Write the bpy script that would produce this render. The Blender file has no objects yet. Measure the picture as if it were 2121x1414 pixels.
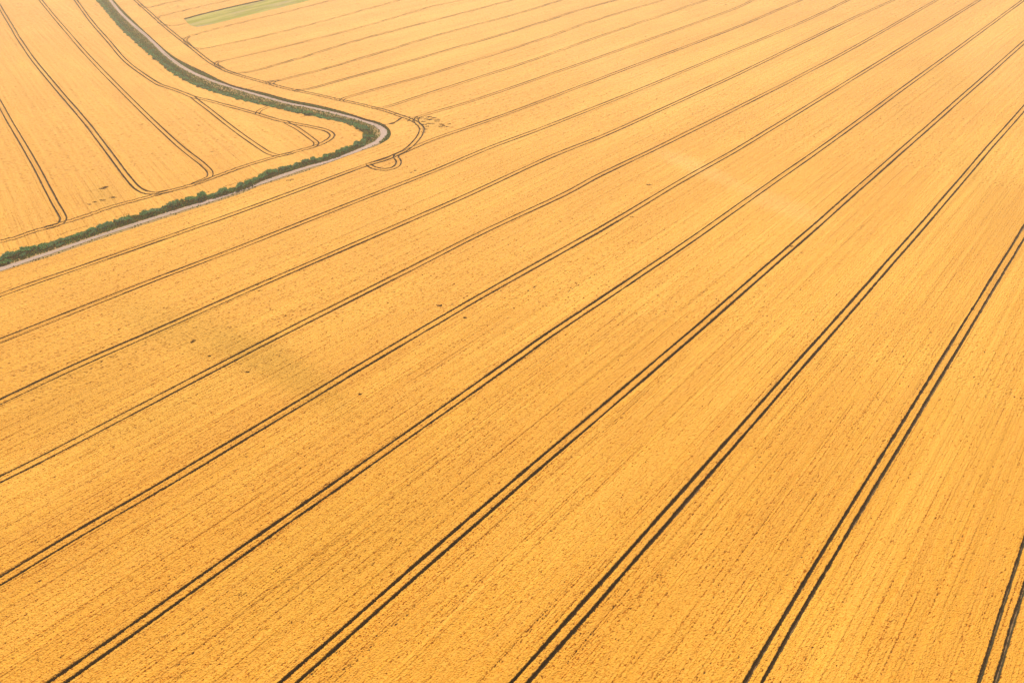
import bpy, bmesh, math, random
import numpy as np
from mathutils import Vector

R = math.radians
scene = bpy.context.scene
col = scene.collection
rng = np.random.default_rng(7)
random.seed(7)

# ------------------------------------------------------------------ camera, sky, sun, exposure
FPX, PW, PH = 1500.0, 2121.0, 1414.0          # focal length and size of the photograph in its own pixels
CAM_H, PITCH = 94.0, R(35.2)
cam_data = bpy.data.cameras.new('camera')
cam_data.sensor_width = 36.0
cam_data.lens = FPX / PW * 36.0
cam_data.clip_start = 1.0
cam_data.clip_end = 20000.0
cam = bpy.data.objects.new('camera', cam_data)
cam.location = (0, 0, CAM_H)
cam.rotation_euler = (R(90) - PITCH, 0, 0)
col.objects.link(cam)
scene.camera = cam

SUN_AZ, SUN_EL = R(-6), R(53)                # azimuth clockwise from the view direction
world = bpy.data.worlds.new('World')
scene.world = world
world.use_nodes = True
wn = world.node_tree
sky = wn.nodes.new('ShaderNodeTexSky')
sky.sky_type = 'NISHITA'
sky.sun_disc = False
sky.sun_elevation = SUN_EL
sky.sun_rotation = SUN_AZ
sky.dust_density = 2.0
wn.links.new(sky.outputs[0], wn.nodes['Background'].inputs['Color'])
wn.nodes['Background'].inputs['Strength'].default_value = 0.06
sd = bpy.data.lights.new('sun', 'SUN')
sd.energy = 4.6
sd.angle = R(0.5)
sd.color = (1.0, 0.93, 0.82)
sun = bpy.data.objects.new('sun', sd)
sv = Vector((math.sin(SUN_AZ) * math.cos(SUN_EL), math.cos(SUN_AZ) * math.cos(SUN_EL), math.sin(SUN_EL)))
sun.rotation_euler = sv.to_track_quat('Z', 'Y').to_euler()
sun.location = (0, 0, 300)
col.objects.link(sun)
scene.view_settings.view_transform = 'Standard'
scene.view_settings.look = 'None'
scene.view_settings.exposure = 0.20
scene.view_settings.gamma = 1.0
scene.cycles.max_bounces = 6
scene.cycles.volume_bounces = 1

# ------------------------------------------------------------------ where things stand on the land
CROP = 0.80                                    # height of the wheat
SP, CP = math.sin(PITCH), math.cos(PITCH)


def land(pts, z=CROP):
    """places surveyed from the photograph -> x, y on the land at height z"""
    p = np.asarray(pts, float)
    u = (p[:, 0] - PW / 2) / FPX
    v = (PH / 2 - p[:, 1]) / FPX
    dz = -SP + v * CP
    t = (z - CAM_H) / dz
    return np.stack([u * t, (CP + v * SP) * t], 1)


def seen(xy, z=CROP):
    """normalised frame position (-1..1 inside) and depth of places on the land"""
    x, y, w = xy[:, 0], xy[:, 1], z - CAM_H
    depth = y * CP - w * SP
    up = y * SP + w * CP
    d = np.maximum(depth, 1e-3)
    return x / d * FPX / (PW / 2), up / d * FPX / (PH / 2), depth


def spline(P, ds, ext0=0.0, ext1=0.0):
    """Catmull-Rom through points, resampled every ds metres, optionally run on straight at its ends"""
    P = np.asarray(P, float)
    a = P[0] - P[1]; b = P[-1] - P[-2]
    P0 = P[0] + a; P1 = P[-1] + b
    Q = np.vstack([P0, P, P1])
    out = []
    for i in range(1, len(Q) - 2):
        p0, p1, p2, p3 = Q[i - 1:i + 3]
        t0 = 0; t1 = t0 + max(np.linalg.norm(p1 - p0), .01) ** .5
        t2 = t1 + max(np.linalg.norm(p2 - p1), .01) ** .5
        t3 = t2 + max(np.linalg.norm(p3 - p2), .01) ** .5
        n = max(2, int(np.linalg.norm(p2 - p1) / 0.5))
        t = np.linspace(t1, t2, n, endpoint=False)[:, None]
        A1 = (t1 - t) / (t1 - t0) * p0 + (t - t0) / (t1 - t0) * p1
        A2 = (t2 - t) / (t2 - t1) * p1 + (t - t1) / (t2 - t1) * p2
        A3 = (t3 - t) / (t3 - t2) * p2 + (t - t2) / (t3 - t2) * p3
        B1 = (t2 - t) / (t2 - t0) * A1 + (t - t0) / (t2 - t0) * A2
        B2 = (t3 - t) / (t3 - t1) * A2 + (t - t1) / (t3 - t1) * A3
        out.append((t2 - t) / (t2 - t1) * B1 + (t - t1) / (t2 - t1) * B2)
    out.append(P[-1:])
    L = np.vstack(out)
    if ext0:
        d = L[0] - L[4]; L = np.vstack([L[0] + d / np.linalg.norm(d) * ext0, L])
    if ext1:
        d = L[-1] - L[-5]; L = np.vstack([L, L[-1] + d / np.linalg.norm(d) * ext1])
    return resample(L, ds)


def resample(L, ds):
    s = np.concatenate([[0], np.cumsum(np.linalg.norm(np.diff(L, axis=0), axis=1))])
    keep = np.concatenate([[True], np.diff(s) > 1e-6]); L, s = L[keep], s[keep]
    n = max(2, int(s[-1] / ds) + 1)
    q = np.linspace(0, s[-1], n)
    return np.stack([np.interp(q, s, L[:, 0]), np.interp(q, s, L[:, 1])], 1)


def normals(L):
    t = np.gradient(L, axis=0)
    t /= np.maximum(np.linalg.norm(t, axis=1), 1e-9)[:, None]
    return np.stack([-t[:, 1], t[:, 0]], 1)


def smooth_noise(n, period, amp):
    k = max(3, int(n / period) + 3)
    c = rng.normal(0, amp, k)
    return np.interp(np.linspace(0, k - 1, n), np.arange(k), c)


# tramlines: the double wheel tracks.  (points, run on at start, run on at end, label)
MAIN = 'wheel tracks in the big wheat field'
LEFT = 'wheel tracks in the wheat field left of the hedge'
TRACKS = [
    ([(2045, 1414), (2121, 1165)], 14, 60, MAIN, 'dark double wheel track cutting the bottom right corner of the photo'),
    ([(1560, 1414), (1685, 1200), (1927, 800), (2097, 520), (2121, 481)], 14, 60, MAIN, 'dark double wheel track second from the bottom right corner, running up to the right edge'),
    ([(1075, 1414), (1441, 1000), (1617, 800), (1900, 479), (1978, 389), (2055, 300), (2121, 225)], 14, 80, MAIN, 'bold double wheel track leaving the bottom edge at its middle'),
    ([(595, 1414), (1069, 1000), (1423, 700), (1524, 612), (1700, 459), (1767, 400), (1974, 218), (2121, 88)], 14, 90, MAIN, 'bold double wheel track leaving the bottom edge left of its middle'),
    ([(115, 1414), (278, 1300), (550, 1107), (703, 1000), (900, 862), (1081, 733), (1127, 700), (1300, 585), (1439, 492), (1568, 400), (1700, 308), (1832, 212), (2118, 2)], 14, 90, MAIN, 'long double wheel track joining the bottom left corner to the top right corner'),
    ([(0, 1202), (158, 1107), (320, 1014), (665, 808), (745, 760), (1000, 611), (1100, 555), (1261, 464), (1394, 385), (1530, 307), (1804, 140), (2029, 0)], 14, 90, MAIN, 'double wheel track with a dark widened kink halfway along it'),
    ([(0, 992), (66, 960), (300, 838), (526, 720), (700, 632), (844, 560), (1000, 481), (1174, 400), (1236, 366), (1360, 307), (1530, 222), (1742, 113), (1941, 0)], 14, 90, MAIN, 'double wheel track passing through the dull ochre patch of wheat'),
    ([(0, 832), (158, 758), (320, 687), (516, 600), (800, 477), (955, 410), (1138, 326), (1247, 282), (1429, 200), (1530, 153), (1767, 38), (1852, 0)], 14, 90, MAIN, 'double wheel track third below the dirt road at the left edge'),
    ([(0, 706), (158, 643), (320, 579), (500, 511), (748, 413), (900, 354), (1019, 304), (1108, 271), (1289, 200), (1360, 171), (1530, 101), (1682, 37), (1758, 0)], 14, 90, MAIN, 'double wheel track second below the dirt road at the left edge'),
    ([(0, 611), (78, 583), (147, 560), (500, 437), (750, 345), (819, 322), (856, 306), (900, 288), (1019, 247.5), (1120, 210), (1286, 147), (1530, 55), (1660, 0)], 14, 90, MAIN, 'double wheel track nearest the straight dirt road, passing the small turning loop'),
    ([(848, 251.5), (856, 246), (880, 238), (950, 218), (976, 210), (1221, 126), (1292, 101), (1530, 15), (1560, 0)], 0, 90, MAIN, 'double wheel track starting at the trampled patch right of the bend'),
    ([(772, 224), (788, 223.5), (806, 220), (850, 206), (900, 190), (950, 174), (1093, 128), (1256, 71), (1464, 0)], 0, 90, MAIN, 'double wheel track curving off the headland just above the bend in the road'),
    ([(706, 209), (711, 205), (722, 201), (760, 190), (900, 151), (1108, 86), (1227, 44.5), (1375, 0)], 0, 90, MAIN, 'double wheel track with a rounded end second above the bend in the road'),
    ([(602, 186), (618, 187), (636, 185), (700, 168), (900, 112), (1108, 51), (1197, 22), (1277, 0)], 0, 90, MAIN, 'faint double wheel track merging into the headland third above the bend'),
    ([(553, 172), (561, 169), (580, 166), (700, 135), (900, 75), (1078, 27), (1164, 0)], 0, 90, MAIN, 'faint double wheel track leaving the headland fourth above the bend'),
    ([(468, 147), (485, 151), (500, 151), (530, 146), (769, 76), (900, 42.5), (1062, 0)], 0, 90, MAIN, 'faint double wheel track leaving the headland fifth above the bend'),
    ([(436, 131), (444, 129), (463, 125), (600, 94), (769, 51), (900, 12.5), (959, 0)], 0, 90, MAIN, 'faint double wheel track second below the green grass strip'),
    ([(390, 95), (403, 100), (420, 101.5), (460, 94), (605, 61), (831, 0)], 0, 90, MAIN, 'faint double wheel track first below the green grass strip'),
    ([(376, 83), (384, 79), (400, 73), (500, 47), (605, 22), (690, 0)], 0, 90, MAIN, 'faint double wheel track running close along the near side of the green grass strip'),
    ([(328, 46), (340, 52), (354, 54), (372, 51.5), (386, 48)], 0, 0, MAIN, 'short curved wheel track ending against the green grass strip'),
    ([(322, 39), (333, 34), (360, 27), (420, 13), (480, 0)], 0, 90, MAIN, 'faint wheel track passing just above the green grass strip'),
    ([(288, 9), (297, 15), (308, 16), (340, 8), (378, 0)], 0, 90, MAIN, 'faint wheel track cutting the top edge beside the end of the headland track'),
    ([(762, 341), (800, 330), (819, 321), (838, 312), (857, 296), (871, 277), (873, 266), (865, 256), (851, 248), (831, 241), (803, 231), (773, 223), (732, 213), (702, 207), (650, 195), (602, 185.5), (548, 171), (477, 150), (440, 132), (401, 102), (375, 82), (350, 62), (330, 45), (280, 0)], 0, 90, MAIN, 'curved headland double wheel track following the right side of the dirt road'),
    ([(764, 341), (769, 345), (780, 349), (797, 351), (814, 348), (824, 341), (825, 333), (820, 326), (822, 320)], 0, 0, MAIN, 'small teardrop loop of wheel tracks below the bend'),
    ([(576, 166), (567, 169), (563, 173), (569, 177), (580, 180)], 0, 0, MAIN, 'short turning curve of wheel tracks at the fourth fork above the bend'),
    ([(463, 125), (451, 129), (447, 133), (452, 137), (462, 142)], 0, 0, MAIN, 'short turning curve of wheel tracks at the sixth fork above the bend'),
    ([(396, 74), (387, 79), (384, 84), (389, 90), (396, 97)], 0, 0, MAIN, 'short turning curve of wheel tracks at the fork left of the grass strip'),
    ([(880, 238), (868, 242), (862, 248), (866, 258)], 0, 0, MAIN, 'short turning curve of wheel tracks beside the trampled patch'),
    # left field
    ([(0, 216), (22, 255), (68, 333), (95, 384), (115, 421), (128, 444), (131, 453), (126, 462), (112, 468), (95, 473)], 40, 0, LEFT, 'double wheel track farthest left, turning left before the hedge'),
    ([(0, 16), (59, 111), (118, 184), (174, 249), (226, 317), (266, 369), (285, 389), (304, 398.5), (325, 400), (349, 395)], 60, 0, LEFT, 'double wheel track second from the left, curving right onto the headland'),
    ([(83, 0), (134, 61), (184, 118), (236, 172), (317, 252), (377, 307), (422, 342), (435, 356), (434, 366), (420, 373), (400, 381)], 60, 0, LEFT, 'double wheel track ending in a hooked corner at the middle of the left field'),
    ([(398, 200), (410, 210), (426, 222), (482, 266), (539, 306), (560, 318), (580, 322), (605, 317)], 0, 0, LEFT, 'double wheel track leaving the dark fork in the left field'),
    ([(590, 252), (600, 258), (614, 265), (645, 287), (655, 296), (652, 302), (636, 308)], 0, 0, LEFT, 'short inner double wheel track inside the tip of the left field'),
    ([(533, 237), (536, 231), (546, 225), (563, 219)], 0, 0, LEFT, 'short hooked wheel track running into the hedge'),
    ([(0, 500), (30, 493), (71, 479), (165, 451), (236, 427), (306, 408), (342, 398), (401, 382), (441, 368), (501, 346), (567, 326), (605, 316), (652, 303), (675, 293), (688, 281), (680, 272), (652, 264), (605, 255), (577, 249), (533, 236), (501, 227), (456, 215), (426, 207), (403, 202), (378, 192), (350, 182), (330, 175), (295, 153), (259, 125), (224, 85), (189, 45), (156, 0)], 30, 90, LEFT, 'headland double wheel track running all round the edge of the left field'),
]
GAUGE, RUT = 1.72, 0.190

# corridor of the road and hedge: edges of the wheat on both sides, and the road itself
HEDGE_SIDE = [(201, 0), (251, 58), (322, 121), (361, 151), (407, 175.5), (482, 200), (558, 218), (666, 242), (715, 252), (740, 262), (752, 272), (752, 281), (740, 293), (682, 318), (633, 331), (539, 361), (500, 380), (354, 421), (236, 457), (118, 493), (0, 530)]
OUTER_SIDE = [(235, 0), (251, 18), (307, 72), (364, 120), (420, 148), (480, 176), (548, 192.5), (600, 206.5), (661, 218.5), (715, 232.5), (757, 246), (788, 254.5), (807, 269), (806, 286), (778, 303), (750, 312), (633, 355), (539, 385), (500, 401), (354, 448), (212, 494), (118, 526), (0, 563)]
ROAD = [(228, 0), (251, 28), (279, 54), (314, 84), (350, 119), (392, 147), (435, 166), (480, 181), (548, 201), (600, 215), (633, 221), (666, 228), (715, 240), (748, 249), (778, 259), (794, 268), (797, 279), (782, 294), (749, 309), (682, 334), (633, 348), (539, 380), (444, 413), (354, 441), (236, 479), (118, 519), (0, 558)]
hedge_line = spline(land(HEDGE_SIDE, 1.3), 0.25, 120, 60)
outer_line = spline(land(OUTER_SIDE, CROP), 0.25, 120, 60)
road_line = spline(land(ROAD, 0.0), 0.25, 120, 60)
corridor_poly = np.vstack([hedge_line, outer_line[::-1]])
left_poly = np.vstack([hedge_line, [[-1500, hedge_line[-1][1] - 400]], [[-1500, hedge_line[0][1] + 1400]], [hedge_line[0] + np.array([-200.0, 700])]])
strip_far = spline(land([(381, 38.5), (420, 28), (480, 13.5), (542, 0)]), 0.25, 0, 110)
strip_near = spline(land([(381, 38.5), (388, 47), (397, 54), (410, 56), (421, 54.5), (480, 41), (560, 21.5), (646, 0)]), 0.25, 0, 110)
strip_poly = np.vstack([strip_far, strip_near[::-1]])


# ------------------------------------------------------------------ helpers
def tag(o, label=None, cat=None, group=None, kind=None):
    if label: o['label'] = label
    if cat: o['category'] = cat
    if group: o['group'] = group
    if kind: o['kind'] = kind
    return o


def mesh_object(name, verts, loops, counts, mat, attrs=None, smooth=False, uv=None):
    """one mesh object from numpy arrays"""
    me = bpy.data.meshes.new(name)
    nv, nl, nf = len(verts), len(loops), len(counts)
    me.vertices.add(nv); me.loops.add(nl); me.polygons.add(nf)
    me.vertices.foreach_set('co', np.ascontiguousarray(verts, np.float32).ravel())
    me.loops.foreach_set('vertex_index', np.ascontiguousarray(loops, np.int32))
    start = np.zeros(nf, np.int32); start[1:] = np.cumsum(counts)[:-1]
    me.polygons.foreach_set('loop_start', start)
    me.polygons.foreach_set('use_smooth', np.full(nf, smooth, bool))
    for k, v in (attrs or {}).items():
        if v.ndim == 2:
            a = me.attributes.new(k, 'FLOAT_VECTOR', 'POINT'); a.data.foreach_set('vector', np.ascontiguousarray(v, np.float32).ravel())
        else:
            a = me.attributes.new(k, 'FLOAT', 'POINT'); a.data.foreach_set('value', np.ascontiguousarray(v, np.float32))
    me.update(calc_edges=True)
    me.materials.append(mat)
    o = bpy.data.objects.new(name, me)
    col.objects.link(o)
    return o


class Nodes:
    def __init__(self, name, rough=0.9, spec=0.1):
        self.m = bpy.data.materials.new(name); self.m.use_nodes = True
        self.t = self.m.node_tree
        self.b = self.t.nodes['Principled BSDF']
        self.b.inputs['Roughness'].default_value = rough
        self.b.inputs['Specular IOR Level'].default_value = spec

    def n(self, kind, **props):
        o = self.t.nodes.new('ShaderNode' + kind)
        for k, v in props.items(): setattr(o, k, v)
        return o

    def link(self, a, b): self.t.links.new(a, b)

    def attr(self, name, vec=False):
        a = self.n('Attribute', attribute_name=name)
        return a.outputs['Vector'] if vec else a.outputs['Fac']

    def noise(self, vec, scale, detail=3, rough=0.55, stretch=None):
        if stretch:
            mp = self.n('Mapping'); mp.inputs['Scale'].default_value = stretch
            self.link(vec, mp.inputs['Vector']); vec = mp.outputs[0]
        t = self.n('TexNoise'); t.inputs['Scale'].default_value = scale
        t.inputs['Detail'].default_value = detail; t.inputs['Roughness'].default_value = rough
        self.link(vec, t.inputs['Vector'])
        return t.outputs['Fac']

    def remap(self, v, a, b, c=0.0, d=1.0):
        r = self.n('MapRange'); r.clamp = True
        for i, x in enumerate((a, b, c, d)): r.inputs[1 + i].default_value = x
        self.link(v, r.inputs[0]); return r.outputs[0]

    def mix(self, fac, a, b, blend='MIX'):
        m = self.n('Mix', data_type='RGBA', blend_type=blend)
        for v, s in ((fac, m.inputs[0]), (a, m.inputs[6]), (b, m.inputs[7])):
            if isinstance(v, (int, float)): s.default_value = v
            elif isinstance(v, tuple): s.default_value = (*v, 1.0)
            else: self.link(v, s)
        return m.outputs[2]

    def math(self, op, a, b):
        m = self.n('Math', operation=op)
        for v, s in ((a, m.inputs[0]), (b, m.inputs[1])):
            if isinstance(v, (int, float)): s.default_value = v
            else: self.link(v, s)
        return m.outputs[0]

    def done(self, colour):
        self.link(colour, self.b.inputs['Base Color']); return self.m


# ------------------------------------------------------------------ materials
def wheat_material(name):
    N = Nodes(name, 0.80, 0.85)                                   # dry straw has a broad silky gloss against the light
    N.b.inputs['Specular Tint'].default_value = (1.0, 0.88, 0.58, 1)
    g = N.n('NewGeometry').outputs['Position']
    row = N.attr('row', True)                                   # along the drill rows, across them
    big = N.noise(g, 0.018, 3)
    mid = N.noise(row, 0.22, 4, 0.6, (0.16, 1.0, 1.0))
    streak = N.noise(row, 1.6, 3, 0.6, (0.02, 1.0, 1.0))
    fine = N.noise(g, 2.2, 2, 0.7)
    c = N.mix(N.remap(big, 0.40, 0.60), (0.71, 0.328, 0.009), (0.78, 0.390, 0.024))
    c = N.mix(N.remap(mid, 0.35, 0.70, 0.0, 0.55), c, (0.60, 0.255, 0.006))
    c = N.mix(N.remap(streak, 0.50, 0.72, 0.0, 0.5), c, (0.82, 0.43, 0.060))
    c = N.mix(N.remap(streak, 0.48, 0.28, 0.0, 0.6), c, (0.54, 0.23, 0.014))
    c = N.mix(N.remap(fine, 0.42, 0.75, 0.0, 0.40), c, (0.58, 0.240, 0.013))
    wide = N.noise(row, 0.42, 3, 0.6, (0.012, 1.0, 1.0))
    c = N.mix(N.remap(wide, 0.42, 0.70, 0.0, 0.45), c, (0.65, 0.285, 0.020))
    c = N.mix(N.remap(N.noise(g, 0.75, 3, 0.7), 0.45, 0.72, 0.0, 0.35), c, (0.60, 0.255, 0.016))
    bout = N.noise(row, 0.045, 2, 0.5, (0.10, 1.0, 1.0))         # one drill pass riper than the next
    c = N.mix(N.remap(bout, 0.46, 0.60, 0.0, 0.40), c, (0.63, 0.265, 0.007))
    c = N.mix(N.remap(bout, 0.46, 0.34, 0.0, 0.35), c, (0.83, 0.43, 0.050))
    ripe = N.attr('ripe')                                       # + dull unripe patches, - bleached patches
    c = N.mix(N.remap(ripe, 0.0, 1.0, 0.0, 0.75), c, (0.53, 0.256, 0.003))
    c = N.mix(N.remap(ripe, 0.0, -1.0, 0.0, 0.40), c, (0.86, 0.48, 0.14))
    stem_shade = N.remap(N.attr('stem_shade'), 0.04, 0.24)                                       # leaves and stalks below the ears, darkened to paint in rut and pit shade
    c = N.mix(stem_shade, c, N.mix(N.remap(fine, 0.4, 0.7), (0.028, 0.027, 0.010), (0.048, 0.038, 0.013)))
    return N.done(c)


def soil_material(name, a, b, w):
    N = Nodes(name, 0.95, 0.05)
    g = N.n('NewGeometry').outputs['Position']
    c = N.mix(N.remap(N.noise(g, 1.4, 4), 0.35, 0.65), a, b)
    c = N.mix(N.remap(N.noise(g, 0.33, 4), 0.55, 0.72), c, w)
    return N.done(c)


def road_material():
    N = Nodes('road_gravel', 0.9, 0.1)
    g = N.n('NewGeometry').outputs['Position']
    ac = N.attr('across', True)
    sep = N.n('SeparateXYZ'); N.link(ac, sep.inputs[0])
    a = N.math('ABSOLUTE', sep.outputs[0], 0.0)
    wob = N.noise(g, 0.45, 4)
    a2 = N.math('ADD', a, N.math('MULTIPLY', N.math('SUBTRACT', wob, 0.5), 0.55))
    c = N.mix(N.remap(N.noise(g, 0.8, 5, 0.7), 0.3, 0.7), (0.40, 0.275, 0.215), (0.51, 0.38, 0.31))
    crown = N.remap(a2, 0.28, 0.12)                              # the ridge between the wheels
    c = N.mix(N.math('MULTIPLY', crown, N.math('MULTIPLY', N.remap(N.noise(g, 0.05, 2), 0.42, 0.6), 0.75)), c, (0.22, 0.17, 0.10))
    c = N.mix(N.math('MULTIPLY', N.remap(a2, 0.80, 1.02), 0.9), c, (0.20, 0.18, 0.07))
    return N.done(c)


def grass_material(name, cols, scale=0.6):
    N = Nodes(name, 0.9, 0.1)
    g = N.n('NewGeometry').outputs['Position']
    c = N.mix(N.remap(N.noise(g, scale, 4, 0.65), 0.35, 0.65), cols[0], cols[1])
    c = N.mix(N.remap(N.noise(g, scale * 0.31, 3), 0.5, 0.66), c, cols[2])
    c = N.mix(N.remap(N.noise(g, scale * 4.1, 2), 0.58, 0.75), c, cols[3])
    return N.done(c)


def leaf_material(name, a, b, tip):
    N = Nodes(name, 0.75, 0.2)
    info = N.n('ObjectInfo').outputs['Random']
    g = N.n('NewGeometry')
    c = N.mix(N.remap(g.outputs['Random Per Island'], 0.1, 0.9), a, b)
    c = N.mix(N.remap(g.outputs['Random Per Island'], 0.86, 0.95, 0.0, 0.8), c, tip)
    c = N.mix(N.remap(info, 0.0, 1.0, 0.0, 0.30), c, (0.12, 0.30, 0.10))
    tr = N.n('BsdfTranslucent'); N.link(c, tr.inputs['Color'])
    ms = N.n('MixShader'); ms.inputs[0].default_value = 0.55
    N.link(N.b.outputs[0], ms.inputs[1]); N.link(tr.outputs[0], ms.inputs[2])
    N.link(ms.outputs[0], N.t.nodes['Material Output'].inputs['Surface'])
    return N.done(c)


M_wheat = wheat_material('ripe_wheat')
M_ground = soil_material('dry_earth', (0.30, 0.19, 0.08), (0.38, 0.25, 0.10), (0.44, 0.28, 0.10))
M_rut = soil_material('rut_earth', (0.20, 0.12, 0.055), (0.28, 0.17, 0.08), (0.12, 0.13, 0.04))
M_road = road_material()
M_verge = grass_material('verge_grass', [(0.12, 0.25, 0.035), (0.22, 0.35, 0.05), (0.21, 0.22, 0.07), (0.34, 0.36, 0.09)])
M_under = grass_material('undergrowth', [(0.07, 0.20, 0.04), (0.16, 0.34, 0.06), (0.20, 0.22, 0.07), (0.32, 0.42, 0.10)])
M_leaf = [leaf_material('dark_leaves', (0.03, 0.19, 0.065), (0.17, 0.44, 0.15), (0.38, 0.54, 0.22)),
          leaf_material('grey_leaves', (0.05, 0.20, 0.09), (0.20, 0.40, 0.19), (0.42, 0.46, 0.32)),
          leaf_material('yellow_leaves', (0.12, 0.18, 0.035), (0.22, 0.27, 0.05), (0.38, 0.34, 0.08))]

# ------------------------------------------------------------------ ground and road
gv = np.array([(-4000, -4000, 0), (4000, -4000, 0), (4000, 4000, 0), (-4000, 4000, 0)], float)
tag(mesh_object('ground', gv, np.arange(4), np.array([4]), M_ground), kind='structure')


def ribbon(name, L, half, z, mat, across=(-1, -0.5, 0, 0.5, 1), crown=0.0, rough=0.0):
    """a strip that follows a line over the land; half may vary along it"""
    n = normals(L); k = len(across); m = len(L)
    half = np.broadcast_to(half, (m,))
    v = np.zeros((m, k, 3))
    for j, a in enumerate(across):
        v[:, j, :2] = L + n * (half * a)[:, None]
        v[:, j, 2] = z + crown * (1 - abs(a)) + rng.normal(0, 1, m) * rough
    att = np.zeros((m, k, 3)); att[:, :, 0] = np.array(across)[None, :]
    att[:, :, 1] = (np.arange(m) * np.linalg.norm(L[1] - L[0]))[:, None]
    i = np.arange(m - 1)[:, None] * k + np.arange(k - 1)[None, :]
    f = np.stack([i, i + 1, i + k + 1, i + k], -1).reshape(-1, 4)[:, ::-1]
    return mesh_object(name, v.reshape(-1, 3), f.ravel(), np.full(len(f), 4), mat, {'across': att.reshape(-1, 3)}, True)


rl = resample(road_line, 1.0)
s_road = np.linspace(0, 1, len(rl))
rc = land([(800, 275)], 0)[0]
near_bend = np.exp(-((rl - rc) ** 2).sum(1) / 14.0 ** 2)
half_road = 0.98 + 0.9 * near_bend + smooth_noise(len(rl), 6, 0.10)
tag(ribbon('dirt_road', rl, half_road, 0.06, M_road, np.linspace(-1, 1, 9), 0.05, 0.008),
    'pale pinkish dirt road beside the hedge, bending sharply in the upper left', kind='structure')

# ------------------------------------------------------------------ wheel tracks on the earth
DX0, DX1, DY0, DY1, Q = -460.0, 460.0, 30.0, 640.0, 0.125
NX, NY = int((DX1 - DX0) / Q) + 1, int((DY1 - DY0) / Q) + 1
gap = np.full((NY, NX), 9.0, np.float32)          # distance to the edge of the nearest rut, on a 12.5 cm lattice
rut_P, rut_N = [], []
FAR = 600.0                                       # beyond this the lattice is taken twice as coarse


def in_view(P, m=1.18):
    a, b, d = seen(P)
    return (np.abs(a) < m) & (np.abs(b) < m + 0.06) & (d > 5)


def press(P, W):
    """stamp a wheel rut into the lattice"""
    d3 = np.sqrt((P ** 2).sum(1) + CAM_H ** 2)
    for far in (False, True):
        sel = (d3 > FAR) if far else (d3 <= FAR)
        p, w = P[sel], W[sel]
        if far: p, w = p[::2], w[::2]
        if not len(p): continue
        st = 2 if far else 1
        r = 3 if far else 5
        ix = np.round((p[:, 0] - DX0) / Q / st).astype(int) * st
        iy = np.round((p[:, 1] - DY0) / Q / st).astype(int) * st
        for oy in range(-r, r + 1):
            for ox in range(-r, r + 1):
                jx, jy = ix + ox * st, iy + oy * st
                ok = (jx >= 0) & (jx < NX) & (jy >= 0) & (jy < NY)
                d = np.hypot(DX0 + jx * Q - p[:, 0], DY0 + jy * Q - p[:, 1]) - w
                np.minimum.at(gap, (jy[ok], jx[ok]), d[ok].astype(np.float32))


for k, (pts, e0, e1, grp, label) in enumerate(TRACKS):
    L = spline(land(pts), 0.125, e0, e1)
    n = normals(L)
    wander = smooth_noise(len(L), 240, 0.05)
    vv, ff, base = [], [], 0
    wheel = RUT * (1.1 if k < 5 else 1.02 if k < 10 else 1.12 if 'headland' in label and 'off' not in label or 'loop' in label else 0.76)   # worn wider on the long passes, narrow on the headlands
    for side in (-1, 1):
        C = L + n * (side * GAUGE / 2 + wander + smooth_noise(len(L), 60, 0.018))[:, None]
        W = wheel * np.clip(1 + smooth_noise(len(L), 9, 0.13) + smooth_noise(len(L), 120, 0.16) + rng.normal(0, 0.10, len(L)), 0.5, 2.0)
        if k == 5 and side < 0:                                    # a stretch where the wheels slipped and wore the rut wide
            W = W * (1 + 0.7 * (np.hypot(*(C - land([(1228, 483)])[0]).T) < 11))
        keep = in_view(C)
        P, Wk, Nk = C[keep], W[keep], n[keep]
        press(P, Wk)
        rut_P.append(P); rut_N.append(Nk)
        r = resample(C, 0.8); nr = normals(r); z = 0.010 + 0.003 * k
        a = np.stack([r + nr * 0.33, r - nr * 0.33], 1).reshape(-1, 2)
        vv.append(np.column_stack([a, np.full(len(a), z + (0.0015 if side > 0 else 0))]))
        i = np.arange(len(r) - 1) * 2 + base
        ff.append(np.stack([i, i + 1, i + 3, i + 2], 1)); base += len(a)
    o = mesh_object('wheel_track', np.vstack(vv), np.vstack(ff).ravel(), np.full(sum(map(len, ff)), 4), M_rut)
    tag(o, label, None, grp, 'structure')

# gaps where the crop lies flat, and the driven-in gateway beside the bend
FLAT = [(876, 258, .7), (880, 268, .6), (877, 274, .5), (890, 248, .7), (899, 244, .6), (907, 248, .6), (915, 258, .7), (925, 262, .6), (896, 256, .5), (868, 246, .6), (862, 243, .5), (846, 243, .5), (838, 240, .4), (820, 236, .4), (882, 247, .6), (895, 247, .5), (878, 252, .6), (872, 243, .5), (885, 262, .4), (885, 243, .5), (890, 242, .5), (903, 251, .6), (909, 251, .4), (913, 262, .5), (918, 261, .7), (930, 257, .4), (888, 256, .4), (211, 391, .7), (216, 389, .7), (219, 387, .5), (211, 414.5, .6), (235, 408.5, .5), (195, 418.5, .35), (185, 423, .3), (398, 708, .16), (402, 705, .14), (434, 736.5, .2), (513, 769.5, .22), (746, 816, .14), (1344, 383, .45), (1308, 449, .35), (911, 632, .45), (963, 658, .25), (165, 57, .7), (1503, 10, 1.0), (852, 357, .35), (860, 353, .3), (563, 371, .4), (596, 374, .4), (604, 372, .4), (1639, 510, .3)]
flat_xy = land([(a, b) for a, b, c in FLAT])
for (x, y), (_, _, r0) in zip(flat_xy, FLAT):
    m = 26
    pp = np.array([x, y]) + np.column_stack([rng.normal(0, r0 * 0.75, m), rng.normal(0, r0 * 0.35, m)])
    pp = pp[in_view(pp)]
    press(pp, np.full(len(pp), 0.10)); rut_P.append(pp); rut_N.append(np.tile([[0.0, 1.0]], (len(pp), 1)))
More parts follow.
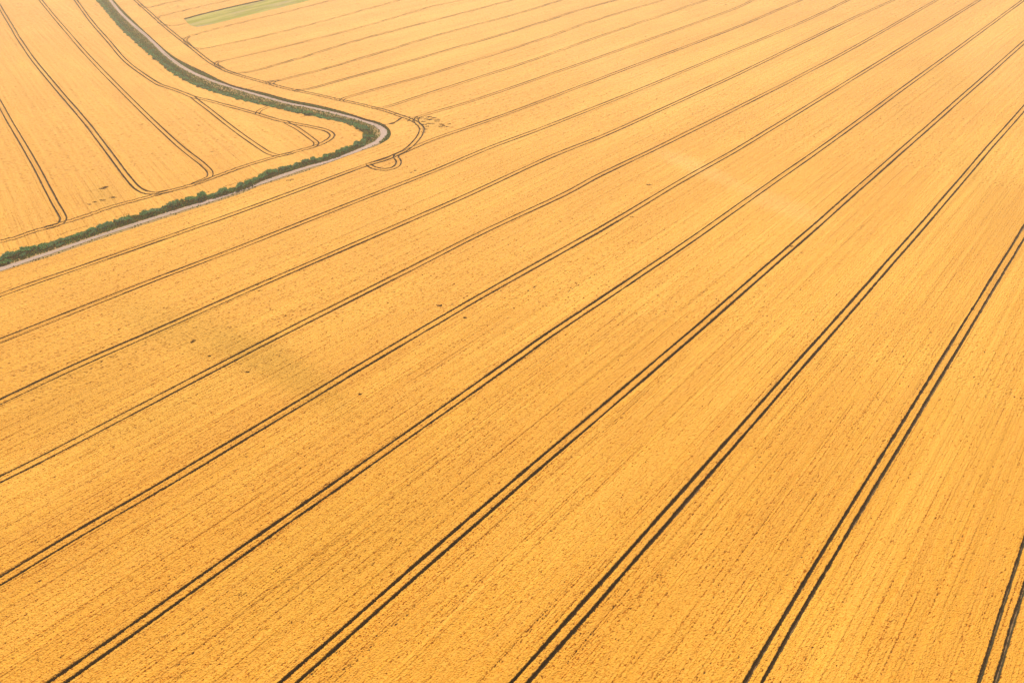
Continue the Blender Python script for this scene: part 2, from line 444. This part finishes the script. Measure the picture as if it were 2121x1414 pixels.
gate = spline(land([(830, 245), (824, 250), (812, 256), (798, 258), (786, 257), (770, 252)]), 0.125)
gw = 0.34 + smooth_noise(len(gate), 10, 0.16)
press(gate, np.maximum(gw, 0.12)); rut_P.append(gate); rut_N.append(normals(gate))

# thin drill misses: broken gaps that follow the rows
ROWDIR = land([(1075, 1414), (1617, 800)]); ROWDIR = ROWDIR[1] - ROWDIR[0]; ROWDIR /= np.linalg.norm(ROWDIR)
ROWN = np.array([-ROWDIR[1], ROWDIR[0]])
LEFTDIR = land([(236, 172), (377, 307)]); LEFTDIR = LEFTDIR[0] - LEFTDIR[1]; LEFTDIR /= np.linalg.norm(LEFTDIR)
LEFTN = np.array([-LEFTDIR[1], LEFTDIR[0]])
hl = spline(land([(0, 526), (80, 500), (165, 472), (283, 438), (377, 414), (470, 385), (560, 355)]), 0.25)
hl_on = smooth_noise(len(hl), 14, 1.0) > 0.1
hlp = hl[hl_on] + rng.normal(0, 0.06, (hl_on.sum(), 2))
press(hlp, rng.uniform(0.0, 0.10, len(hlp))); rut_P.append(hlp); rut_N.append(normals(hl)[hl_on])

rut_P = np.vstack(rut_P); rut_N = np.vstack(rut_N)


# ------------------------------------------------------------------ lattice masks
def fill(poly):
    out = np.zeros((NY, NX), bool)
    x0, y0 = poly[:, 0], poly[:, 1]
    x1, y1 = np.roll(x0, -1), np.roll(y0, -1)
    lo, hi = np.minimum(y0, y1), np.maximum(y0, y1)
    order = np.argsort(lo)
    r0 = np.clip(np.ceil((lo - DY0) / Q), 0, NY).astype(int); r1 = np.clip(np.ceil((hi - DY0) / Q), 0, NY).astype(int)
    cross = [[] for _ in range(NY)]
    for e in range(len(poly)):
        for r in range(r0[e], r1[e]):
            yy = DY0 + r * Q
            cross[r].append(x0[e] + (yy - y0[e]) / (y1[e] - y0[e]) * (x1[e] - x0[e]))
    for r, c in enumerate(cross):
        c.sort()
        for a, b in zip(c[::2], c[1::2]):
            i, j = int(math.ceil((a - DX0) / Q)), int(math.ceil((b - DX0) / Q))
            out[r, max(0, i):max(0, j)] = True
    return out


open_land = fill(corridor_poly) | fill(strip_poly)
left_side = fill(left_poly)

# ------------------------------------------------------------------ the wheat: one standing crop surface, finer where the land is near
edges = np.vstack([resample(hedge_line, 0.125), resample(outer_line, 0.125), resample(strip_far, 0.125), resample(strip_near, 0.125)])
edges_n = np.vstack([normals(resample(l, 0.125)) for l in (hedge_line, outer_line, strip_far, strip_near)])
ek = in_view(edges)
fineP = np.vstack([rut_P, edges[ek]]); fineN = np.vstack([rut_N, edges_n[ek]])
fine_d = np.sqrt((fineP ** 2).sum(1) + CAM_H ** 2)

size = 64.0
ii, jj = np.meshgrid(np.arange(-16, 16), np.arange(-4, 20))
cells = np.stack([ii.ravel(), jj.ravel()], 1)
leaves = []
while True:
    c = (cells + 0.5) * size
    d3 = np.sqrt((c ** 2).sum(1) + CAM_H ** 2)
    a, b, dep = seen(c)
    margin = 1.16 + size * 0.75 / np.maximum(dep, 20) * FPX / (PW / 2)
    view = (np.abs(a) < margin) & (np.abs(b) < margin + size * 0.4 / np.maximum(dep, 20)) & (dep > -size)
    target = np.where(view, d3 / 724.0 * np.interp(d3, [150, 320], [0.70, 0.95]), 32.0)
    split = (size > target * 1.42) & (size > 0.13)
    # everywhere beside a rut or an edge
    offs = np.linspace(-(0.42 + size), 0.42 + size, 2 * int(np.ceil((0.42 + size) / min(size, 0.5))) + 1)
    st = max(1, int(size / 0.25))
    sel = np.zeros(len(fineP), bool); sel[::st] = True
    if size <= 0.26: sel &= fine_d < FAR
    if size > 0.13 and sel.any():
        fp, fn = fineP[sel], fineN[sel]
        keys = []
        for o in offs:
            q = np.floor((fp + fn * o) / size).astype(np.int64)
            keys.append(np.unique((q[:, 1] + 100000) * 1000000 + q[:, 0] + 500000))
        keys = np.unique(np.concatenate(keys))
        ck = (cells[:, 1].astype(np.int64) + 100000) * 1000000 + cells[:, 0] + 500000
        split |= np.isin(ck, keys)
    scale = int(round(size / Q))
    lv = cells[~split]
    leaves.append(np.column_stack([lv * scale, np.full(len(lv), scale)]))
    cells = cells[split]
    if not len(cells): break
    cells = np.concatenate([cells * 2 + np.array(o) for o in ((0, 0), (1, 0), (0, 1), (1, 1))])
    size /= 2
leaves = np.vstack(leaves).astype(np.int64)          # lattice x, lattice y, size in lattice steps
OX, OY = int(round(-DX0 / Q)), int(round(-DY0 / Q))   # world lattice -> mask index
print('wheat cells', len(leaves))


def at(mask, ix, iy, default):
    x, y = ix + OX, iy + OY
    ok = (x >= 0) & (x < NX) & (y >= 0) & (y < NY)
    out = np.full(len(ix), default, mask.dtype)
    out[ok] = mask[y[ok], x[ok]]
    return out


# left or right of the hedge; cells wholly on open land carry no crop
cx, cy, cs = leaves.T
mid_left = at(left_side, cx + cs // 2, cy + cs // 2, False)
outside = (cx + cs // 2 + OX < 0) | (cx + cs // 2 + OX >= NX) | (cy + cs // 2 + OY < 0) | (cy + cs // 2 + OY >= NY)
wx, wy = (cx + cs / 2) * Q, (cy + cs / 2) * Q
far_left = outside & (wx < np.interp(wy, [150, 640], [-460, -420]))
mid_left |= far_left
allopen = np.ones(len(leaves), bool)
for ox, oy in ((0, 0), (1, 0), (1, 1), (0, 1)):
    allopen &= at(open_land, cx + ox * cs, cy + oy * cs, False)
keepc = ~allopen

PATCHES = [  # (photo place, length along its axis px, width, angle, strength): where the crop is duller (+) or bleached (-)
    ((590, 765), 165, 44, 32, 0.85), ((390, 690), 170, 44, 20, 0.75), ((160, 800), 200, 60, -25, 0.4), ((700, 1150), 300, 90, -30, 0.35), ((330, 850), 200, 40, -25, 0.35), ((215, 405), 34, 26, 20, 0.8),
    ((1440, 345), 90, 16, 22, -0.8), ((1620, 425), 100, 20, 22, -0.7), ((1950, 160), 70, 22, 24, 0.5), ((1870, 235), 50, 16, 60, 0.4),
    ((2060, 420), 120, 60, 60, 0.35), ((1990, 330), 60, 25, 45, 0.4), ((1450, 20), 90, 16, 10, 0.4), ((885, 256), 45, 14, 10, 0.7),
    ((160, 60), 60, 14, 10, 0.3), ((2060, 130), 110, 60, 30, -0.35), ((1300, 150), 160, 40, 20, -0.3), ((2000, 850), 160, 70, 60, 0.2)]


def hash2(a, b):
    v = np.sin(a * 12.9898 + b * 78.233) * 43758.5453
    return v - np.floor(v)


def build_wheat(name, sel, rdir, rn, label):
    lx, ly, ls = leaves[sel].T
    corner = [(0, 0), (2, 0), (2, 2), (0, 2)]
    around = [(0, 0), (1, 0), (2, 0), (2, 1), (2, 2), (1, 2), (0, 2), (0, 1)]
    K = lambda x, y: (y + 200000) * 2000000 + x + 1000000
    kc = np.concatenate([K(lx * 2 + ox * ls, ly * 2 + oy * ls) for ox, oy in corner])
    uniq = np.unique(kc)
    loop = np.empty((len(lx), 8), np.int64); ok = np.zeros((len(lx), 8), bool)
    for q, (ox, oy) in enumerate(around):
        key = K(lx * 2 + ox * ls, ly * 2 + oy * ls)
        p = np.minimum(np.searchsorted(uniq, key), len(uniq) - 1)
        loop[:, q] = p; ok[:, q] = uniq[p] == key
    counts = ok.sum(1); loops = loop[ok]
    vy, vx = uniq // 2000000 - 200000, uniq % 2000000 - 1000000
    ix, iy = vx // 2, vy // 2                          # half steps never carry vertices
    X, Y = ix * Q, iy * Q
    cell = np.full(len(X), 512.0)
    np.minimum.at(cell, loops, np.repeat(ls * Q, counts))     # width of the finest cell each point belongs to
    fine = np.minimum(cell, 1.0)
    n = len(X)
    xy = np.stack([X, Y], 1)
    d3 = np.sqrt(X ** 2 + Y ** 2 + CAM_H ** 2)
    s = X * rdir[0] + Y * rdir[1]; t = X * rn[0] + Y * rn[1]
    # ears: uneven tops, tufts, thin places along the drill passes
    close = np.clip((235 - d3) / 130, 0, 1)
    h1 = hash2(np.floor(s / 0.5 + hash2(np.floor(t / 0.13), 0 * t) * 7), np.floor(t / 0.13))
    r1 = hash2(np.floor(s / 22 + hash2(np.floor(t / 0.27), 1 + 0 * t) * 5), np.floor(t / 0.27) + 3000)
    r2 = hash2(np.floor(s / 70 + hash2(np.floor(t / 0.9), 2 + 0 * t) * 5), np.floor(t / 0.9) + 7000)
    z = CROP + rng.normal(0, 1, n) * fine * np.interp(d3, [110, 200, 420], [0.27, 0.14, 0.08]) + (h1 - 0.5) * 0.03 + (r1 - 0.5) * 0.08 + (r2 - 0.5) * 0.09
    thin = 0.5 + 0.5 * np.sin(s * 0.045 + 2.2 * np.sin(t * 0.05)) * np.sin(t * 0.11 + 1.3 * np.sin(s * 0.021))
    pit = rng.exponential(0.05, n) * (np.minimum(fine, 0.25) / 0.125) ** 0.5
    z -= np.where(h1 < 0.0006 + (0.010 + 0.018 * thin + 0.10 * (r1 < 0.10 + 0.06 * thin)) * close, 0.02 + np.minimum(pit, 0.16), 0)
    z -= np.where(rng.random(n) < (0.008 + 0.008 * thin) * close, pit, 0)
    lane = np.round(t / 0.45).astype(int)
    lane_s = np.random.default_rng(3).random(4096)[lane % 4096]
    broken = np.sin(s * 0.21 + lane * 1.7) + np.sin(s * 0.083 + lane * 2.9) + rng.normal(0, 0.55, n)
    near_lane = np.abs(t - lane * 0.45) < 0.075
    miss = near_lane & (lane_s > 0.74) & (broken > 0.35) & (rng.random(n) < 0.2 + 0.6 * close) & (d3 < 270)
    z -= np.where(miss, rng.uniform(0.05, 0.19, n) * (0.45 + 0.55 * close), 0)
    z += 0.05 * np.sin(t * 2.1 + 0.8 * np.sin(s * 0.05)) * np.sin(t * 0.37)
    g = at(gap, ix, iy, 9.0)
    soft = np.where(d3 > FAR, 0.22, 0.11)
    f = np.clip(g / soft + 0.5, 0, 1)
    op = at(open_land, ix, iy, False)
    f = np.where(op, 0, f)
    stem_shade = np.maximum(1.0 - f, np.clip((CROP - 0.12 - 0.06 * (d3 > 190) - z) / 0.45, 0, 0.3))  # rut walls and pits take the stalk colour with shade painted in
    z = -0.06 + (z + 0.06) * f
    fx, fy, dep = seen(xy)
    px = (fx + 1) * PW / 2; py = (1 - fy) * PH / 2
    ripe = np.zeros(n)
    for (ax, ay), le, wi, an, st in PATCHES:
        ca, sa = math.cos(R(an)), math.sin(R(an))
        u = ((px - ax) * ca + (py - ay) * sa) / le; v = (-(px - ax) * sa + (py - ay) * ca) / wi
        ripe += st * np.exp(-(u * u + v * v) ** 1.6) * (dep > 5)
    row = np.stack([s, t, np.zeros(n)], 1)
    o = mesh_object(name, np.stack([X, Y, z], 1), loops, counts, M_wheat, {'stem_shade': stem_shade, 'ripe': ripe, 'row': row})
    print(name, n, len(counts))
    return tag(o, label, 'wheat', None, 'stuff')


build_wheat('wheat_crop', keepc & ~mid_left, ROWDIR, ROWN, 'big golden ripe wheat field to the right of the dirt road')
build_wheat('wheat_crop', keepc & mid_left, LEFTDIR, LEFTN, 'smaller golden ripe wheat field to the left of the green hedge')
del gap


# ------------------------------------------------------------------ verge grass along the road and the grass strip in the far field
def tuft_field(name, xy, h, w, mat, z0=0.03):
    """many upright grass blades, each a bent leaf of two faces"""
    n = len(xy)
    ang = rng.uniform(0, 2 * math.pi, n); lean = rng.uniform(0, 2 * math.pi, n)
    hh = h * rng.uniform(0.5, 1.3, n); ww = w * rng.uniform(0.6, 1.4, n)
    dx, dy = np.cos(ang) * ww / 2, np.sin(ang) * ww / 2
    lx, ly = np.cos(lean) * hh * 0.25, np.sin(lean) * hh * 0.25
    v = np.zeros((n, 5, 3))
    v[:, 0] = np.stack([xy[:, 0] - dx, xy[:, 1] - dy, np.full(n, z0)], 1)
    v[:, 1] = np.stack([xy[:, 0] + dx, xy[:, 1] + dy, np.full(n, z0)], 1)
    v[:, 2] = np.stack([xy[:, 0] + dx * .8 + lx, xy[:, 1] + dy * .8 + ly, z0 + hh * .6], 1)
    v[:, 3] = np.stack([xy[:, 0] - dx * .8 + lx, xy[:, 1] - dy * .8 + ly, z0 + hh * .6], 1)
    v[:, 4] = np.stack([xy[:, 0] + lx * 2.4, xy[:, 1] + ly * 2.4, z0 + hh], 1)
    b = np.arange(n)[:, None] * 5
    quads = b + np.array([[0, 1, 2, 3]]); tris = b + np.array([[3, 2, 4]])
    loops = np.concatenate([quads, tris], 1).ravel()
    counts = np.tile([4, 3], n)
    return mesh_object(name, v.reshape(-1, 3), loops, counts, mat)


hr = resample(hedge_line, 0.5); orr = resample(outer_line, 0.5); rr = resample(road_line, 0.5)


def nearest(P, L):
    out = np.empty(len(P), int)
    for i in range(0, len(P), 500):
        out[i:i + 500] = ((P[i:i + 500, None] - L[None]) ** 2).sum(2).argmin(1)
    return out


# verge between hedge and road, and the thin verge on the outer side
vx, vh = [], []
yb = land([(770, 283)], 0)[0][1]
for side_line, cnt in ((hr, 16), (orr[orr[:, 1] > yb - 8], 14), (orr[orr[:, 1] <= yb - 8], 2)):
    vis = in_view(side_line, 1.25)
    P = side_line[vis]
    q = rl[nearest(P, rl)]
    d = q - P; wd = np.linalg.norm(d, axis=1); d /= wd[:, None]
    wd = np.maximum(wd - 1.35, 0.35) if cnt == 16 else np.maximum(wd - 0.9, 0.7)
    for k in range(cnt):
        u = rng.random(len(P))
        vx.append(P + d * (wd * u)[:, None] + rng.normal(0, 0.25 if cnt == 16 else 0.08, P.shape)); vh.append(np.full(len(P), 0.45 if cnt == 16 else 0.62 if cnt == 14 else 0.35))
vx = np.vstack(vx); vh = np.concatenate(vh)
# keep blades off the road itself
keep = np.sqrt(((vx - rl[nearest(vx, rl)]) ** 2).sum(1)) > 1.05
hv_ = np.vstack([hr[in_view(hr, 1.25)]] * 8)
qd = rl[nearest(hv_, rl)] - hv_
hv_ = hv_ + qd / np.linalg.norm(qd, axis=1)[:, None] * rng.uniform(0.2, 1.0, (len(hv_), 1)) * np.where(hv_[:, 1] > land([(770, 283)], 0)[0][1], 4.5, 2.2)[:, None] + rng.normal(0, 0.2, hv_.shape)
u = tuft_field('hedge_undergrowth', hv_, 0.85, 0.45, M_under)
tag(u, 'dense green undergrowth at the foot of the roadside hedge', 'undergrowth', None, 'stuff')
o = tuft_field('verge_grass', vx[keep], vh[keep], 0.40, M_verge)
tag(o, 'yellow green grass verge along both sides of the dirt road', 'grass', None, 'stuff')

# the grass strip: low mown grass in stripes over pale soil
N = Nodes('strip_grass', 0.95, 0.05)
pos = N.n('NewGeometry').outputs['Position']
ax = (strip_near[-1] - strip_near[len(strip_near) // 2]); ang = math.atan2(ax[1], ax[0])
mp = N.n('Mapping', vector_type='TEXTURE'); mp.inputs['Rotation'].default_value = (0, 0, ang)
N.link(pos, mp.inputs['Vector'])
c = N.mix(N.remap(N.noise(mp.outputs[0], 0.16, 4, 0.7, (0.10, 1, 1)), 0.44, 0.56), (0.26, 0.26, 0.035), (0.42, 0.37, 0.09))
c = N.mix(N.remap(N.noise(mp.outputs[0], 0.11, 4, 0.7, (0.16, 1, 1)), 0.50, 0.60, 0, 0.8), c, (0.36, 0.27, 0.16))
M_strip = N.done(c)
m = 120
a = np.stack([np.interp(np.linspace(0, 1, m), np.linspace(0, 1, len(strip_far)), strip_far[:, q]) for q in (0, 1)], 1)
b = np.stack([np.interp(np.linspace(0, 1, m), np.linspace(0, 1, len(strip_near)), strip_near[:, q]) for q in (0, 1)], 1)
k = 24
v = np.zeros((m, k, 3))
for j in range(k):
    v[:, j, :2] = a + (b - a) * (j / (k - 1)); v[:, j, 2] = 0.14 + rng.normal(0, 0.03, m)
i = np.arange(m - 1)[:, None] * k + np.arange(k - 1)[None, :]
f = np.stack([i, i + k, i + k + 1, i + 1], -1).reshape(-1, 4)
tag(mesh_object('grass_strip', v.reshape(-1, 3), f.ravel(), np.full(len(f), 4), M_strip), 'pale green grass strip cut into the far wheat at the top left', 'grass', None, 'stuff')


# ------------------------------------------------------------------ the hedge: bushes one by one
def bush_mesh(name, mat, n, r, h, upright, seed):
    g = np.random.default_rng(seed)
    lobes = [(g.uniform(-.75, .75) * r, g.uniform(-.75, .75) * r, g.uniform(.35, .8) * h, g.uniform(.25, .5) * r, g.uniform(.25, .5) * h) for _ in range(11)]
    V = []
    for q in range(n):
        lx, ly, lz, lr, lh = lobes[g.integers(11)]
        d = g.normal(size=3); d /= np.linalg.norm(d); rad = g.uniform(.35, 1.05) ** 0.6
        p = np.array([lx + d[0] * lr * rad, ly + d[1] * lr * rad, lz + d[2] * lh * rad])
        p[2] = max(p[2], 0.05 * h + g.uniform(0, .25) * h)
        up = np.array([g.normal(0, .5), g.normal(0, .5), upright + g.uniform(0, .5)]) + d * .5; up /= np.linalg.norm(up)
        sd = np.cross(up, g.normal(size=3)); sd /= np.linalg.norm(sd)
        le, wi = g.uniform(.28, .70), g.uniform(.06, .13)
        V += [p - sd * wi * .6, p + sd * wi * .6, p + up * le * .55 + sd * wi, p + up * le, p + up * le * .55 - sd * wi]
    # a few stems from the root to the lobes
    F = [5] * n; nv = len(V); loops = list(range(nv))
    for lx, ly, lz, lr, lh in lobes:
        for (ox, oy) in ((.03, 0), (0, .03)):
            V += [np.array([-ox, -oy, 0]), np.array([ox, oy, 0]), np.array([lx + ox * .4, ly + oy * .4, lz]), np.array([lx - ox * .4, ly - oy * .4, lz])]
            loops += [nv, nv + 1, nv + 2, nv + 3]; F.append(4); nv += 4
    o = mesh_object(name, np.array(V), np.array(loops), np.array(F), mat)
    return o


protos = []
for kind in range(3):
    for var in range(3):
        h = (1.2, 1.1, 0.85)[kind] * (0.9 + 0.12 * var)
        r = (1.05, 1.0, 0.9)[kind]
        o = bush_mesh('bush', M_leaf[kind], (1000, 900, 600)[kind], r, h, (1.0, 1.6, 1.2)[kind], 40 + kind * 7 + var)
        protos.append((kind, o))
LOOK = ('dark green leafy bush', 'grey green feathery bush', 'low yellow green bush')
GROUP = ('dark bushes of the roadside hedge', 'grey bushes of the roadside hedge', 'yellow bushes of the roadside hedge')
used = set()


def plant(x, y, kind, scale, where, along):
    o = random.choice([p for k2, p in protos if k2 == kind])
    if o.name in used:
        o = o.copy(); col.objects.link(o)
    else:
        used.add(o.name)
    o.location = (x, y, 0.0); o.rotation_euler = (random.uniform(-.06, .06), random.uniform(-.06, .06), along + random.choice((0, math.pi)) + random.uniform(-.3, .3))
    o.scale = (scale * random.uniform(1.25, 1.6), scale * random.uniform(.9, 1.15), scale * random.uniform(.6, 1.25))
    tag(o, f'{LOOK[kind]} in the roadside hedge, {where}', 'bush', GROUP[kind] + ' ' + where)


H = resample(hedge_line, 1.0)
vis = in_view(H, 1.08)
H = H[vis]
nb = 0
q = rl[nearest(H, rl)]
d = q - H; wd = np.linalg.norm(d, axis=1); d /= wd[:, None]
bend = land([(770, 283)], 0)[0]
i = 0.0
spots = []
while i < len(H) - 1:
    j = int(i)
    x, y = H[j]; room = wd[j] - 1.5
    far = H[j][1] > bend[1]
    spots.append((H[j] + d[j] * (0.55 + random.uniform(-.15, .25)), j, 0))
    close = math.hypot(*(H[j] - bend)) < 30 or not far
    if room > 2.6 and random.random() < (0.45 if close else 0.1):
        spots.append((H[j] + d[j] * (min(room, 4.2) * random.uniform(.5, .8)), j, 1 if close else 2))
    i += random.uniform(2.0, 2.6) if close else random.uniform(2.4, 3.0)
print('bush places', len(spots), 'hedge length', len(H), 'room', [round(float(w), 1) for w in wd[::25]])
if len(spots) > 300:
    spots = [spots[q] for q in np.linspace(0, len(spots) - 1, 300).astype(int)]
for p, j, rowk in spots:
    fx, fy, dep = seen(p[None], 1.0)
    pxx, pyy = (fx[0] + 1) * PW / 2, (1 - fy[0]) * PH / 2
    if np.hypot(*(p - bend)) < 22: where = 'round the sharp bend'
    elif p[1] > bend[1]: where = 'on the far stretch above the bend'
    else: where = 'on the straight stretch below the bend'
    r = random.random()
    kind = 0 if r < (0.55, 0.40, 0.2)[rowk] else (1 if r < (0.92, 0.75, 0.5)[rowk] else 2)
    plant(p[0], p[1], kind, random.uniform(0.8, 1.15) * (1.0, 0.8, 0.65)[rowk], where, math.atan2(d[j][1], d[j][0]) + math.pi / 2)
print('bushes', len(spots), 'LEFTDIR', math.degrees(math.atan2(LEFTDIR[0], LEFTDIR[1])), math.degrees(math.atan2(ROWDIR[0], ROWDIR[1])))

# ------------------------------------------------------------------ haze
N = bpy.data.materials.new('haze_air'); N.use_nodes = True
for nd in list(N.node_tree.nodes):
    if nd.type != 'OUTPUT_MATERIAL': N.node_tree.nodes.remove(nd)
pv = N.node_tree.nodes.new('ShaderNodeVolumePrincipled')
pv.inputs['Color'].default_value = (0.99, 0.91, 0.80, 1)
pv.inputs['Density'].default_value = 0.00052
pv.inputs['Anisotropy'].default_value = 0.35
out = [n for n in N.node_tree.nodes if n.type == 'OUTPUT_MATERIAL'][0]
N.node_tree.links.new(pv.outputs[0], out.inputs['Volume'])
e, zb, zt = 4100, -1.0, 98.0
hv = np.array([(x, y, z) for z in (zb, zt) for x, y in ((-e, -e), (e, -e), (e, e), (-e, e))], float)
hf = np.array([(0, 3, 2, 1), (4, 5, 6, 7), (0, 1, 5, 4), (1, 2, 6, 5), (2, 3, 7, 6), (3, 0, 4, 7)])
tag(mesh_object('haze', hv, hf.ravel(), np.full(6, 4), N), 'thin summer haze over the whole field', 'haze', None, 'stuff')
